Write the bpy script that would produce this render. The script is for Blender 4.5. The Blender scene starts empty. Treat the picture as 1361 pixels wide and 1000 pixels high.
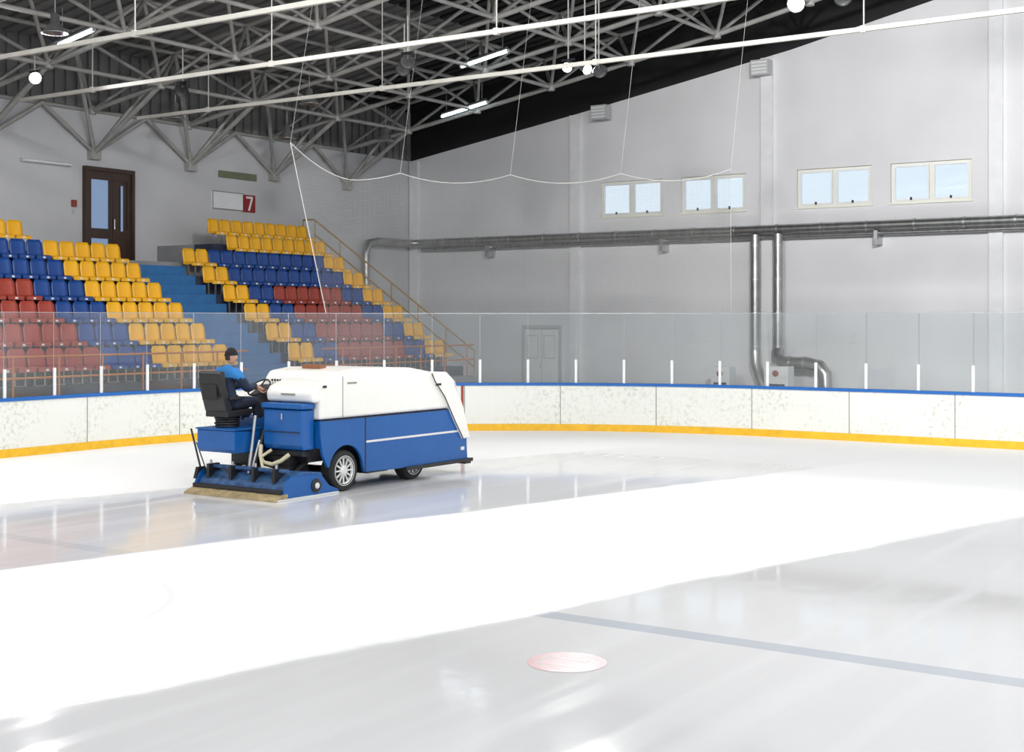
import bpy, bmesh, math, random
from mathutils import Vector, Matrix
random.seed(7)
S=bpy.context.scene
S.view_settings.view_transform='Standard'
S.view_settings.look='None'
S.view_settings.exposure=0.0

# ------------------------------------------------------------------ materials
def mat(name,col,rough=0.6,metal=0.0,var=0.0,vscale=3.0,bump=0.0,bscale=30,emit=None,es=0,spec=0.5,stretch=(1,1,1)):
    m=bpy.data.materials.new(name); m.use_nodes=True
    nt=m.node_tree; b=nt.nodes['Principled BSDF']
    b.inputs['Base Color'].default_value=(*col,1); b.inputs['Roughness'].default_value=rough
    b.inputs['Metallic'].default_value=metal; b.inputs['Specular IOR Level'].default_value=spec
    if var>0 or bump>0:
        tc=nt.nodes.new('ShaderNodeTexCoord'); mp=nt.nodes.new('ShaderNodeMapping')
        mp.inputs['Scale'].default_value=stretch
        nt.links.new(tc.outputs['Object'],mp.inputs['Vector'])
    if var>0:
        n=nt.nodes.new('ShaderNodeTexNoise'); n.inputs['Scale'].default_value=vscale; n.inputs['Detail'].default_value=6
        nt.links.new(mp.outputs[0],n.inputs['Vector'])
        r=nt.nodes.new('ShaderNodeValToRGB')
        r.color_ramp.elements[0].position=0.3; r.color_ramp.elements[1].position=0.7
        r.color_ramp.elements[0].color=(*[max(0,c*(1-var)) for c in col],1)
        r.color_ramp.elements[1].color=(*[min(1,c*(1+var*0.4)) for c in col],1)
        nt.links.new(n.outputs['Fac'],r.inputs[0]); nt.links.new(r.outputs[0],b.inputs['Base Color'])
    if bump>0:
        n2=nt.nodes.new('ShaderNodeTexNoise'); n2.inputs['Scale'].default_value=bscale
        nt.links.new(mp.outputs[0],n2.inputs['Vector'])
        bp=nt.nodes.new('ShaderNodeBump'); bp.inputs['Strength'].default_value=bump; bp.inputs['Distance'].default_value=0.02
        nt.links.new(n2.outputs['Fac'],bp.inputs['Height']); nt.links.new(bp.outputs[0],b.inputs['Normal'])
    if emit:
        b.inputs['Emission Color'].default_value=(*emit,1); b.inputs['Emission Strength'].default_value=es
    return m

M={}
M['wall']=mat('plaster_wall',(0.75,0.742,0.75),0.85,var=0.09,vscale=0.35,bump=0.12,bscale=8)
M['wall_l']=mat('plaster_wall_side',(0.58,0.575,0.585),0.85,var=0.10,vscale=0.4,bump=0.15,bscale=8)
M['pilaster']=mat('pilaster_paint',(0.80,0.795,0.80),0.8,var=0.05)
M['dframe']=mat('door_frame_grey',(0.52,0.52,0.52),0.6)
M['dark']=mat('dark_roof_sheet',(0.014,0.014,0.015),0.8,var=0.3,vscale=1)
M['greyroof']=mat('grey_roof_sheet',(0.22,0.215,0.21),0.7,var=0.2,vscale=1)
M['steel']=mat('painted_steel',(0.40,0.39,0.365),0.5,metal=0.1,var=0.18)
M['pale']=mat('pale_steel',(0.56,0.545,0.49),0.5,var=0.08)
M['concrete']=mat('concrete',(0.28,0.28,0.29),0.85,var=0.2,vscale=1.5,bump=0.2)
M['standc']=mat('stand_step_paint',(0.035,0.045,0.08),0.8,var=0.3,vscale=2)
M['bluestair']=mat('blue_stair_carpet',(0.03,0.15,0.36),0.8,var=0.15,vscale=4)
M['yel']=mat('yellow_seat_plastic',(0.88,0.45,0.015),0.38)
M['blu']=mat('blue_seat_plastic',(0.010,0.06,0.26),0.38)
M['red']=mat('red_seat_plastic',(0.36,0.05,0.03),0.4)
M['metal']=mat('galvanised_metal',(0.55,0.55,0.56),0.35,metal=0.9,var=0.2,vscale=6)
M['pipe']=mat('zinc_duct',(0.42,0.42,0.41),0.30,metal=0.85,var=0.25,vscale=2.5,stretch=(3,1,1))
M['kick']=mat('yellow_kickplate',(0.82,0.46,0.015),0.5,var=0.15,vscale=6)
M['cap']=mat('blue_cap_rail',(0.01,0.12,0.42),0.4)
M['seam']=mat('seam_dark',(0.26,0.26,0.22),0.7)
M['redline']=mat('red_board_line',(0.30,0.05,0.03),0.5)
M['postw']=mat('white_post',(0.80,0.80,0.80),0.35,metal=0.1)
M['orange']=mat('orange_rail_paint',(0.55,0.17,0.04),0.45)
M['ochre']=mat('ochre_rail_paint',(0.36,0.23,0.07),0.5)
M['wood']=mat('door_brown_wood',(0.045,0.020,0.010),0.35,var=0.3,vscale=5,stretch=(1,1,.1))
M['doorglass']=mat('door_pane',(0.25,0.36,0.55),0.12,emit=(0.35,0.5,0.8),es=0.2)
M['wframe']=mat('window_frame_cream',(0.80,0.79,0.70),0.5)
M['whitep']=mat('white_paint',(0.80,0.80,0.80),0.45,var=0.04)
M['signred']=mat('sign_red',(0.28,0.01,0.015),0.5)
M['black']=mat('black_plastic',(0.015,0.015,0.017),0.45)
M['rubber']=mat('tyre_rubber',(0.02,0.02,0.02),0.8,bump=0.3,bscale=40)
M['zblue']=mat('vehicle_blue_paint',(0.005,0.098,0.35),0.28,var=0.08,vscale=3)
M['zwhite']=mat('vehicle_white_paint',(0.86,0.84,0.79),0.3,var=0.03)
M['zgrime']=mat('frosted_blue_metal',(0.04,0.11,0.26),0.55,var=0.6,vscale=9)
M['tan']=mat('tan_squeegee_cloth',(0.42,0.32,0.17),0.9,var=0.35,vscale=10)
M['hose']=mat('beige_hose',(0.62,0.55,0.38),0.5)
M['hub']=mat('wheel_alloy',(0.78,0.78,0.76),0.35,metal=0.3)
M['brown']=mat('brown_hatch',(0.25,0.10,0.04),0.5)
M['vent']=mat('olive_vent',(0.18,0.20,0.12),0.6)
M['tube']=mat('lit_tube',(1,1,1),0.5,emit=(0.75,0.9,1.0),es=6)
M['lampglow']=mat('lit_reflector',(1,1,1),0.5,emit=(1,1,1),es=25)
M['lampwarm']=mat('lit_reflector_warm',(1,1,1),0.5,emit=(1,0.85,0.8),es=25)
M['navy']=mat('navy_jacket_cloth',(0.012,0.022,0.05),0.85,bump=0.4,bscale=18)
M['azure']=mat('blue_yoke_cloth',(0.02,0.17,0.45),0.8,bump=0.3,bscale=18)
M['pants']=mat('dark_trousers',(0.010,0.014,0.028),0.9,bump=0.4,bscale=15)
M['skin']=mat('skin',(0.55,0.30,0.21),0.55)
M['knit']=mat('black_knit',(0.012,0.012,0.014),0.95,bump=0.6,bscale=60)
M['hair']=mat('dark_hair',(0.03,0.02,0.015),0.8)
M['spot']=mat('faded_red_ice_paint',(0.66,0.40,0.40),0.25,var=0.12,vscale=8)
M['spot2']=mat('pale_red_ice_paint',(0.69,0.54,0.54),0.2,var=0.15,vscale=9)

def boardmat():
    m=mat('hdpe_board',(0.80,0.80,0.755),0.45); nt=m.node_tree; b=nt.nodes['Principled BSDF']; N=nt.nodes.new; L=nt.links.new
    tc=N('ShaderNodeTexCoord')
    n1=N('ShaderNodeTexNoise'); n1.inputs['Scale'].default_value=0.9; n1.inputs['Detail'].default_value=2; L(tc.outputs['Object'],n1.inputs['Vector'])
    n2=N('ShaderNodeTexNoise'); n2.inputs['Scale'].default_value=11; n2.inputs['Detail'].default_value=8; n2.inputs['Roughness'].default_value=.7; L(tc.outputs['Object'],n2.inputs['Vector'])
    r=N('ShaderNodeMapRange'); r.inputs[1].default_value=.50; r.inputs[2].default_value=.68; L(n2.outputs['Fac'],r.inputs[0])
    q=N('ShaderNodeMapRange'); q.inputs[1].default_value=.38; q.inputs[2].default_value=.60; L(n1.outputs['Fac'],q.inputs[0])
    mu=N('ShaderNodeMath'); mu.operation='MULTIPLY'; L(r.outputs[0],mu.inputs[0]); L(q.outputs[0],mu.inputs[1])
    m2=N('ShaderNodeMath'); m2.operation='MULTIPLY'; m2.inputs[1].default_value=.85; L(mu.outputs[0],m2.inputs[0])
    mx=N('ShaderNodeMix'); mx.data_type='RGBA'; mx.inputs[6].default_value=(0.77,0.77,0.715,1); mx.inputs[7].default_value=(0.42,0.43,0.34,1)
    L(m2.outputs[0],mx.inputs[0]); L(mx.outputs[2],b.inputs['Base Color']); return m
M['board']=boardmat()

def glassmat(name,haze,tint,gl=0.06):
    m=bpy.data.materials.new(name); m.use_nodes=True; nt=m.node_tree; nt.nodes.clear()
    o=nt.nodes.new('ShaderNodeOutputMaterial'); t=nt.nodes.new('ShaderNodeBsdfTransparent'); t.inputs[0].default_value=(*tint,1)
    g=nt.nodes.new('ShaderNodeBsdfGlossy'); g.inputs['Roughness'].default_value=0.03
    d=nt.nodes.new('ShaderNodeBsdfDiffuse'); d.inputs[0].default_value=(0.9,0.9,0.9,1)
    n=nt.nodes.new('ShaderNodeTexNoise'); n.inputs['Scale'].default_value=0.7
    tc=nt.nodes.new('ShaderNodeTexCoord'); nt.links.new(tc.outputs['Object'],n.inputs['Vector'])
    mu=nt.nodes.new('ShaderNodeMath'); mu.operation='MULTIPLY'; mu.inputs[1].default_value=haze*2
    nt.links.new(n.outputs['Fac'],mu.inputs[0])
    a=nt.nodes.new('ShaderNodeMixShader'); a.inputs[0].default_value=gl
    nt.links.new(t.outputs[0],a.inputs[1]); nt.links.new(g.outputs[0],a.inputs[2])
    b=nt.nodes.new('ShaderNodeMixShader'); nt.links.new(mu.outputs[0],b.inputs[0])
    nt.links.new(a.outputs[0],b.inputs[1]); nt.links.new(d.outputs[0],b.inputs[2]); nt.links.new(b.outputs[0],o.inputs[0])
    return m
M['glass']=glassmat('dasher_glass',0.035,(0.91,0.93,0.93),0.04)
M['pane']=glassmat('window_pane',0.02,(0.94,0.98,1.0),0.04)

def netmat():
    m=bpy.data.materials.new('net_cord_grid'); m.use_nodes=True; nt=m.node_tree; nt.nodes.clear()
    N=nt.nodes.new; L=nt.links.new
    o=N('ShaderNodeOutputMaterial'); t=N('ShaderNodeBsdfTransparent'); d=N('ShaderNodeBsdfDiffuse'); d.inputs[0].default_value=(0.36,0.36,0.34,1)
    uv=N('ShaderNodeUVMap'); sp=N('ShaderNodeSeparateXYZ'); L(uv.outputs[0],sp.inputs[0])
    outs=[]
    for k in range(2):
        f=N('ShaderNodeMath'); f.operation='DIVIDE'; f.inputs[1].default_value=0.045; L(sp.outputs[k],f.inputs[0])
        g=N('ShaderNodeMath'); g.operation='FRACT'; L(f.outputs[0],g.inputs[0])
        h=N('ShaderNodeMath'); h.operation='LESS_THAN'; h.inputs[1].default_value=0.052; L(g.outputs[0],h.inputs[0]); outs.append(h)
    mx=N('ShaderNodeMath'); mx.operation='MAXIMUM'; L(outs[0].outputs[0],mx.inputs[0]); L(outs[1].outputs[0],mx.inputs[1])
    ms=N('ShaderNodeMixShader'); L(mx.outputs[0],ms.inputs[0]); L(t.outputs[0],ms.inputs[1]); L(d.outputs[0],ms.inputs[2]); L(ms.outputs[0],o.inputs[0])
    return m
M['net']=netmat()
M['rope']=mat('net_rope',(0.66,0.66,0.62),0.8)

def icemat():
    m=bpy.data.materials.new('ice'); m.use_nodes=True; nt=m.node_tree; b=nt.nodes['Principled BSDF']
    N=nt.nodes.new; L=nt.links.new
    def math_(op,a,b_=None,c=None,clamp=False):
        n=N('ShaderNodeMath'); n.operation=op; n.use_clamp=clamp
        for i,v in enumerate((a,b_,c)):
            if v is None: continue
            if isinstance(v,(int,float)): n.inputs[i].default_value=v
            else: L(v,n.inputs[i])
        return n.outputs[0]
    tc=N('ShaderNodeTexCoord'); sp=N('ShaderNodeSeparateXYZ'); L(tc.outputs['Object'],sp.inputs[0])
    x=sp.outputs[0]; y=sp.outputs[1]
    n0=N('ShaderNodeTexNoise'); n0.inputs['Scale'].default_value=0.8; n0.inputs['Detail'].default_value=4; L(tc.outputs['Object'],n0.inputs['Vector'])
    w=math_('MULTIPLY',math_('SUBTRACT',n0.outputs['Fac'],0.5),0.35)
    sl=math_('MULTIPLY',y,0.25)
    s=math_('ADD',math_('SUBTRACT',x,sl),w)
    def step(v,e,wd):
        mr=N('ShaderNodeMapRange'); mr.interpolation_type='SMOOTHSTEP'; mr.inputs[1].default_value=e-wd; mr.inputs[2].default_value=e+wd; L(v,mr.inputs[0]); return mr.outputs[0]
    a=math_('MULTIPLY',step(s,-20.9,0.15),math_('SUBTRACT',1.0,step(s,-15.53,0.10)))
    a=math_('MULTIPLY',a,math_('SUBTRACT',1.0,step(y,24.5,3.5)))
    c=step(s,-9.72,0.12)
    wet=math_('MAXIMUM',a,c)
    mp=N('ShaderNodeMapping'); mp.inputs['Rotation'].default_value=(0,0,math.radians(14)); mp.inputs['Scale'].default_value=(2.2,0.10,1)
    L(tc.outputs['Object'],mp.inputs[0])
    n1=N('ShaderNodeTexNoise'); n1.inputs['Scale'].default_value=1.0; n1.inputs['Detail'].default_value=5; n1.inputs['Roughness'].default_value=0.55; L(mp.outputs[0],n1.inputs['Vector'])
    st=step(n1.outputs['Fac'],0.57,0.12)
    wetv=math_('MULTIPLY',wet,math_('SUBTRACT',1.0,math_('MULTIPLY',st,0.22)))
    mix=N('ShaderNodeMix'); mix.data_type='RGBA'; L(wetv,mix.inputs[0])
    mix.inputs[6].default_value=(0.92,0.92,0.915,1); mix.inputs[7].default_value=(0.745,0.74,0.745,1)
    ln=math_('LESS_THAN',math_('ABSOLUTE',math_('SUBTRACT',y,10.82)),0.13)
    lm=math_('MULTIPLY',ln,math_('ADD',math_('ADD',math_('MULTIPLY',c,0.52),math_('MULTIPLY',a,0.20)),0.01))
    dx=math_('SUBTRACT',x,-12.0); dy=math_('SUBTRACT',y,7.8)
    r=math_('SQRT',math_('ADD',math_('MULTIPLY',dx,dx),math_('MULTIPLY',dy,dy)))
    ci=math_('MULTIPLY',math_('LESS_THAN',math_('ABSOLUTE',math_('SUBTRACT',r,2.2)),0.03),0.10)
    lm=math_('MAXIMUM',lm,ci)
    mix2=N('ShaderNodeMix'); mix2.data_type='RGBA'; L(lm,mix2.inputs[0]); L(mix.outputs[2],mix2.inputs[6]); mix2.inputs[7].default_value=(0.32,0.38,0.48,1)
    L(mix2.outputs[2],b.inputs['Base Color'])
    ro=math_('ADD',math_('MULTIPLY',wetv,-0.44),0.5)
    L(ro,b.inputs['Roughness']); b.inputs['IOR'].default_value=1.40
    n2=N('ShaderNodeTexNoise'); n2.inputs['Scale'].default_value=2.5; n2.inputs['Detail'].default_value=3; L(tc.outputs['Object'],n2.inputs['Vector'])
    bp=N('ShaderNodeBump'); bp.inputs['Strength'].default_value=0.04; bp.inputs['Distance'].default_value=0.04
    L(n2.outputs['Fac'],bp.inputs['Height']); L(bp.outputs[0],b.inputs['Normal'])
    return m
M['ice']=icemat()

# ------------------------------------------------------------------ mesh builder
class MB:
    def __init__(s): s.v=[];s.f=[];s.mi=[];s.sm=[];s.mats=[]
    def mid(s,m):
        if m not in s.mats: s.mats.append(m)
        return s.mats.index(m)
    def add(s,vs,fs,m,smooth=False):
        o=len(s.v); k=s.mid(m); s.v+= [tuple(v) for v in vs]
        for f in fs: s.f.append([i+o for i in f]); s.mi.append(k); s.sm.append(smooth)
    def box(s,a,b,m):
        x0,y0,z0=a;x1,y1,z1=b
        s.add([(x0,y0,z0),(x1,y0,z0),(x1,y1,z0),(x0,y1,z0),(x0,y0,z1),(x1,y0,z1),(x1,y1,z1),(x0,y1,z1)],
              [(0,3,2,1),(4,5,6,7),(0,1,5,4),(1,2,6,5),(2,3,7,6),(3,0,4,7)],m)
    def tube(s,p,q,r,m,n=8,r2=None,smooth=True):
        p=Vector(p);q=Vector(q);d=(q-p)
        if d.length<1e-6: return
        d.normalize(); r2=r if r2 is None else r2
        u=d.orthogonal().normalized() if abs(d.z)>0.99 else d.cross(Vector((0,0,1))).normalized(); w=d.cross(u)
        vs=[]
        for c,rr in ((p,r),(q,r2)):
            for i in range(n):
                a=2*math.pi*i/n+math.pi/n; vs.append(c+u*math.cos(a)*rr+w*math.sin(a)*rr)
        o=[(i,(i+1)%n,n+(i+1)%n,n+i) for i in range(n)]
        s.add(vs,o,m,smooth and n>4)
        s.add(vs[:n],[tuple(range(n))[::-1]],m); s.add(vs[n:],[tuple(range(n))],m)
    def path(s,pts,r,m,n=10,close=False):
        pts=[Vector(p) for p in pts]; N=len(pts); vs=[]; prev=None
        for i,p in enumerate(pts):
            if close: t=(pts[(i+1)%N]-pts[i-1]).normalized()
            else: t=(pts[min(i+1,N-1)]-pts[max(i-1,0)]).normalized()
            if prev is None: u=t.orthogonal().normalized()
            else: u=(prev-t*prev.dot(t)).normalized()
            prev=u; w=t.cross(u)
            rr=r[i] if isinstance(r,(list,tuple)) else r
            for k in range(n):
                a=2*math.pi*k/n; vs.append(p+u*math.cos(a)*rr+w*math.sin(a)*rr)
        fs=[]
        for i in range(N if close else N-1):
            j=(i+1)%N
            for k in range(n): fs.append((i*n+k,i*n+(k+1)%n,j*n+(k+1)%n,j*n+k))
        s.add(vs,fs,m,True)
        if not close:
            s.add(vs[:n],[tuple(range(n))[::-1]],m); s.add(vs[-n:],[tuple(range(n))],m)
    def prism(s,poly,axis,a,b,m,m_cap=None):
        def P(c,t):
            return {0:(t,c[0],c[1]),1:(c[0],t,c[1]),2:(c[0],c[1],t)}[axis]
        n=len(poly); vs=[P(c,a) for c in poly]+[P(c,b) for c in poly]
        s.add(vs,[(i,(i+1)%n,n+(i+1)%n,n+i) for i in range(n)],m)
        s.add(vs[:n],[tuple(range(n))[::-1]],m_cap or m); s.add(vs[n:],[tuple(range(n))],m_cap or m)
    def lathe(s,prof,center,axis,m,n=24):
        ax={0:Vector((1,0,0)),1:Vector((0,1,0)),2:Vector((0,0,1))}[axis] if isinstance(axis,int) else Vector(axis).normalized()
        u=ax.orthogonal().normalized(); w=ax.cross(u); c=Vector(center); vs=[]
        for r,t in prof:
            for k in range(n):
                a=2*math.pi*k/n; vs.append(c+ax*t+u*math.cos(a)*r+w*math.sin(a)*r)
        fs=[]
        for i in range(len(prof)-1):
            for k in range(n): fs.append((i*n+k,i*n+(k+1)%n,(i+1)*n+(k+1)%n,(i+1)*n+k))
        s.add(vs,fs,m,True)
    def obj(s,name,parent=None,origin=None,bevel=0,fixn=True,segs=2):
        o=Vector(origin) if origin is not None else Vector((0,0,0))
        base=o if parent is None else Vector(parent.location)
        me=bpy.data.meshes.new(name); me.from_pydata([tuple(Vector(v)-base) for v in s.v],[],s.f)
        for m in s.mats: me.materials.append(M[m])
        for p,k,sm in zip(me.polygons,s.mi,s.sm): p.material_index=k; p.use_smooth=sm
        me.update()
        if fixn:
            bm=bmesh.new(); bm.from_mesh(me)
            if bevel: bmesh.ops.remove_doubles(bm,verts=bm.verts,dist=1e-5)
            bmesh.ops.recalc_face_normals(bm,faces=bm.faces); bm.to_mesh(me); bm.free()
        ob=bpy.data.objects.new(name,me); S.collection.objects.link(ob)
        if parent is not None: ob.parent=parent
        else: ob.location=base
        if bevel:
            md=ob.modifiers.new('bevel','BEVEL'); md.width=bevel; md.segments=segs; md.limit_method='ANGLE'; md.angle_limit=math.radians(35)
        return ob
def empty(name,loc):
    e=bpy.data.objects.new(name,None); e.location=loc; e.empty_display_size=0.3; S.collection.objects.link(e); return e

# ------------------------------------------------------------------ layout constants
XL=-33.0; YE=41.8; XB=-23.7; YB=30.1; R=11.0; XR=9.0; Y0=-4.0
WLP=[(-33,8.97),(-25.3,10.2),(-17.2,11.6),(-12.6,12.6),(-4,14.2),(12,17.0)]
def wl(x):
    for (a,za),(b,zb) in zip(WLP,WLP[1:]):
        if x<=b: return za+(zb-za)*(x-a)/(b-a)
    return WLP[-1][1]

b=MB(); b.box((XL,Y0,-0.3),(XR,YE,-0.05),'concrete'); b.obj('floor')
C=(XB+R,YB-R)
pts=[(XR,Y0),(XR,YB)]
for i in range(0,33):
    a=math.pi/2+ (math.pi/2)*i/32; pts.append((C[0]+R*math.cos(a),C[1]+R*math.sin(a)))
pts.append((XB,Y0))
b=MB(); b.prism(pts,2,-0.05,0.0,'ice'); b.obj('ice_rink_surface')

b=MB()
def disc(cx,cy,r0,r1,z,m,n=40):
    vs=[];fs=[]
    for i in range(n+1):
        a=2*math.pi*i/n; vs+=[(cx+r0*math.cos(a),cy+r0*math.sin(a),z),(cx+r1*math.cos(a),cy+r1*math.sin(a),z)]
    for i in range(n): fs.append((2*i,2*i+1,2*i+3,2*i+2))
    b.add(vs,fs,m)
fx,fy=-5.8,9.4
disc(fx,fy,0.0,0.27,0.003,'spot2'); disc(fx,fy,0.27,0.325,0.003,'spot')
for (x0_,x1_,ya,yb) in ((-.15,.15,-.14,-.06),(-.15,.15,.06,.14)): b.box((fx+x0_,fy+ya,0.0032),(fx+x1_,fy+yb,0.0040),'spot')
b.obj('faceoff_spot')

# ------------------------------------------------------------------ walls
WIN=[(-24.4,-21.9),(-21.2,-18.8),(-17.0,-14.5),(-13.9,-11.4)]
WZ0,WZ1=6.42,7.66
b=MB()
b.prism([(XL-0.3,-0.3),(XR,-0.3),(XR,WZ0),(XL-0.3,WZ0)],1,YE,YE+0.35,'wall')
xs=[XL-0.3]+[v for w in WIN for v in w]+[XR]
for i in range(0,len(xs),2): b.prism([(xs[i],WZ0),(xs[i+1],WZ0),(xs[i+1],WZ1),(xs[i],WZ1)],1,YE,YE+0.35,'wall')
top=[(x,z) for x,z in WLP if x<XR]+[(XR,wl(XR))]
b.prism([(XL-0.3,WZ1),(XR,WZ1)]+[(x,z) for x,z in reversed(top)]+[(XL-0.3,8.97)],1,YE,YE+0.35,'wall')
b.prism([(XL-0.3,8.97)]+[(x,z) for x,z in top]+[(x,z+2.05) for x,z in reversed(top)]+[(XL-0.3,11.02)],1,YE+0.05,YE+0.35,'dark')
b.obj('wall_back')
b=MB()
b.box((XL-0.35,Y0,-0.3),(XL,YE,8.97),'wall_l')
y=Y0
while y<YE-0.1:
    b.box((XL-0.35,y,8.97),(XL-0.02,y+0.25,11.03),'greyroof'); b.box((XL-0.35,y+0.25,8.97),(XL-0.10,y+0.4,11.03),'greyroof'); y+=0.4
b.obj('wall_left')
b=MB()
for i,x in enumerate([-32.75,-25.4,-18.0,-10.66,-3.3,4.0]):
    b.box((x-0.2,YE-0.14,-0.05),(x+0.2,YE,wl(x)-0.05),'pilaster')
b.obj('trim_1')

b=MB()
def deck(x0,x1,y0,y1,m):
    yy=y0
    while yy<y1-1e-3:
        for (a,c,dz) in ((0,0.3,0.0),(0.3,0.5,0.09)):
            ya=yy+a; yb=min(yy+c,y1)
            if ya>=y1: continue
            b.add([(x0,ya,wl(x0)+1.9+dz),(x1,ya,wl(x1)+1.9+dz),(x1,yb,wl(x1)+1.9+dz),(x0,yb,wl(x0)+1.9+dz)],[(0,1,2,3)],m)
            b.add([(x0,yb,wl(x0)+1.9),(x1,yb,wl(x1)+1.9),(x1,yb,wl(x1)+1.99),(x0,yb,wl(x0)+1.99)],[(0,1,2,3)],m)
        yy+=0.5
deck(-33,-25.3,Y0,36.5,'greyroof'); deck(-33,-25.3,36.5,YE,'dark'); 
for x0,x1 in ((-25.3,-17.2),(-17.2,-12.6),(-12.6,-4),(-4,9)): deck(x0,x1,Y0,YE,'dark')
for x0,x1 in ((-33.35,-25.3),(-25.3,-17.2),(-17.2,-12.6),(-12.6,-4),(-4,9)):
    z0_=wl(max(x0,-33))+2.03; z1_=wl(x1)+2.03
    b.add([(x0,Y0,z0_),(x1,Y0,z1_),(x1,YE+.3,z1_),(x0,YE+.3,z0_)],[(0,1,2,3)],'dark')
b.obj('ceiling',fixn=False)

# windows
for i,(x0,x1) in enumerate(WIN):
    b=MB(); ya=YE+0.10; yb=YE+0.18
    fw=0.07
    b.box((x0+.01,ya,WZ0+.01),(x1-.01,yb,WZ0+fw),'wframe'); b.box((x0+.01,ya,WZ1-fw),(x1-.01,yb,WZ1-.01),'wframe')
    xm=(x0+x1)/2
    for xx in (x0+.01,xm-fw*0.7,x1-fw-.01): b.box((xx,ya,WZ0+fw),(xx+fw*(1.4 if xx==xm-fw*0.7 else 1),yb,WZ1-fw),'wframe')
    for (p,q) in ((x0+fw,xm-fw*0.7),(xm+fw*0.7,x1-fw)):
        t=0.055
        b.box((p+.01,ya-0.03,WZ0+fw),(q-.01,yb-0.02,WZ0+fw+t),'whitep'); b.box((p+.01,ya-0.03,WZ1-fw-t),(q-.01,yb-0.02,WZ1-fw),'whitep')
        b.box((p+.01,ya-0.03,WZ0+fw+t),(p+.01+t,yb-0.02,WZ1-fw-t),'whitep'); b.box((q-.01-t,ya-0.03,WZ0+fw+t),(q-.01,yb-0.02,WZ1-fw-t),'whitep')
        b.box((p+.01+t,ya+0.02,WZ0+fw+t),(q-.01-t,ya+0.03,WZ1-fw-t),'pane')
        b.box(((p+q)/2-0.03,ya-0.06,WZ0+fw+0.01),((p+q)/2+0.03,ya-0.03,WZ0+fw+0.10),'black')
    b.box((x0-0.05,YE-0.06,WZ0-0.05),(x1+0.05,YE-0.005,WZ0-0.0),'wframe')
    b.obj('window_%d'%(i+1))

# door 1
b=MB(); y0,y1,z0,z1=26.15,28.0,4.46,7.34; X=XL
b.box((X+.002,y0,z0),(X+0.16,y0+0.12,z1),'wood'); b.box((X+.002,y1-0.12,z0),(X+0.16,y1,z1),'wood'); b.box((X+.002,y0+.12,z1-0.12),(X+0.16,y1-.12,z1),'wood')
def leaf(ya,yb,glassy):
    st=0.13
    b.box((X+.02,ya,z0),(X+.10,ya+st,z1-.12),'wood'); b.box((X+.02,yb-st,z0),(X+.10,yb,z1-.12),'wood')
    zs=[(z0,z0+0.22),(z0+0.75,z0+1.05),(z1-.12-0.25,z1-.12)]
    for a,c in zs: b.box((X+.02,ya+st,a),(X+.10,yb-st,c),'wood')
    b.box((X+.05,ya+st,z0+.22),(X+.07,yb-st,z0+.75),'doorglass' if glassy else 'wood')
    b.box((X+.05,ya+st,z0+1.05),(X+.07,yb-st,z1-.37),'doorglass' if glassy else 'wood')
leaf(y0+.12,y0+1.02,True); leaf(y0+1.03,y1-.12,False)
b.box((X+.101,y0+1.34,z0+1.0),(X+.11,y0+1.42,z1-.5),'doorglass')
b.tube((X+.14,y0+1.08,z0+1.05),(X+.14,y0+1.08,z0+1.35),0.02,'metal')
b.obj('door_1')
# door 2
b=MB(); xa,xb=-27.6,-26.1; Y=YE
b.box((xa-.1,Y-.10,-.05),(xa,Y-.002,2.45),'dframe'); b.box((xb,Y-.10,-.05),(xb+.1,Y-.002,2.45),'dframe'); b.box((xa-.1,Y-.10,2.45),(xb+.1,Y-.002,2.57),'dframe')
b.box((xa,Y-.03,-.04),(xb,Y-.005,2.44),'seam')
b.box((xa+.02,Y-.06,-.04),((xa+xb)/2-.015,Y-.03,2.42),'whitep'); b.box(((xa+xb)/2+.015,Y-.06,-.04),(xb-.02,Y-.03,2.42),'whitep')
for c in (xa+.12,(xa+xb)/2+.10):
    b.box((c,Y-.075,1.35),(c+.5,Y-.06,2.2),'dframe'); b.box((c+.03,Y-.08,1.38),(c+.47,Y-.075,2.17),'whitep'); b.box((c,Y-.075,.2),(c+.5,Y-.06,1.15),'pilaster')
b.tube((xa+.72,Y-.10,1.0),(xa+.72,Y-.10,1.2),.02,'metal'); b.obj('door_2')

# ------------------------------------------------------------------ rink boards
L1=C[1]-Y0; L2=R*math.pi/2; L3=XR-C[0]; TOT=L1+L2+L3
def at(s):
    if s<=L1: return Vector((XB,Y0+s,0)),Vector((-1,0,0))
    if s<=L1+L2:
        t=(s-L1)/R; a=math.pi-t
        return Vector((C[0]+R*math.cos(a),C[1]+R*math.sin(a),0)),Vector((math.cos(a),math.sin(a),0))
    return Vector((C[0]+(s-L1-L2),YB,0)),Vector((0,1,0))
def sweep(b,s0,s1,o0,o1,z0,z1,m,step=0.4):
    n=max(1,int((s1-s0)/step)); vs=[];fs=[]
    for i in range(n+1):
        p,nn=at(s0+(s1-s0)*i/n)
        for o,z in ((o0,z0),(o1,z0),(o1,z1),(o0,z1)): q=p+nn*o; vs.append((q.x,q.y,z))
    for i in range(n):
        for k in range(4): fs.append((i*4+k,i*4+(k+1)%4,i*4+4+(k+1)%4,i*4+4+k))
    fs+=[(3,2,1,0),(n*4,n*4+1,n*4+2,n*4+3)]
    b.add(vs,fs,m)
e=empty('rink_boards',(XB,10,0))
b=MB(); sweep(b,0,TOT,0.0,0.10,0.0,1.13,'board'); b.obj('board_panels',e)
b=MB(); sweep(b,0,TOT,-0.025,-0.001,0.0,0.17,'kick'); b.obj('kickplate',e)
b=MB(); sweep(b,0,TOT,-0.03,0.14,1.131,1.20,'cap'); b.obj('cap_rail',e)
b=MB(); s=1.3
while s<TOT: sweep(b,s,s+0.022,-0.003,-0.0005,0.17,1.13,'seam'); s+=2.4
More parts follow.
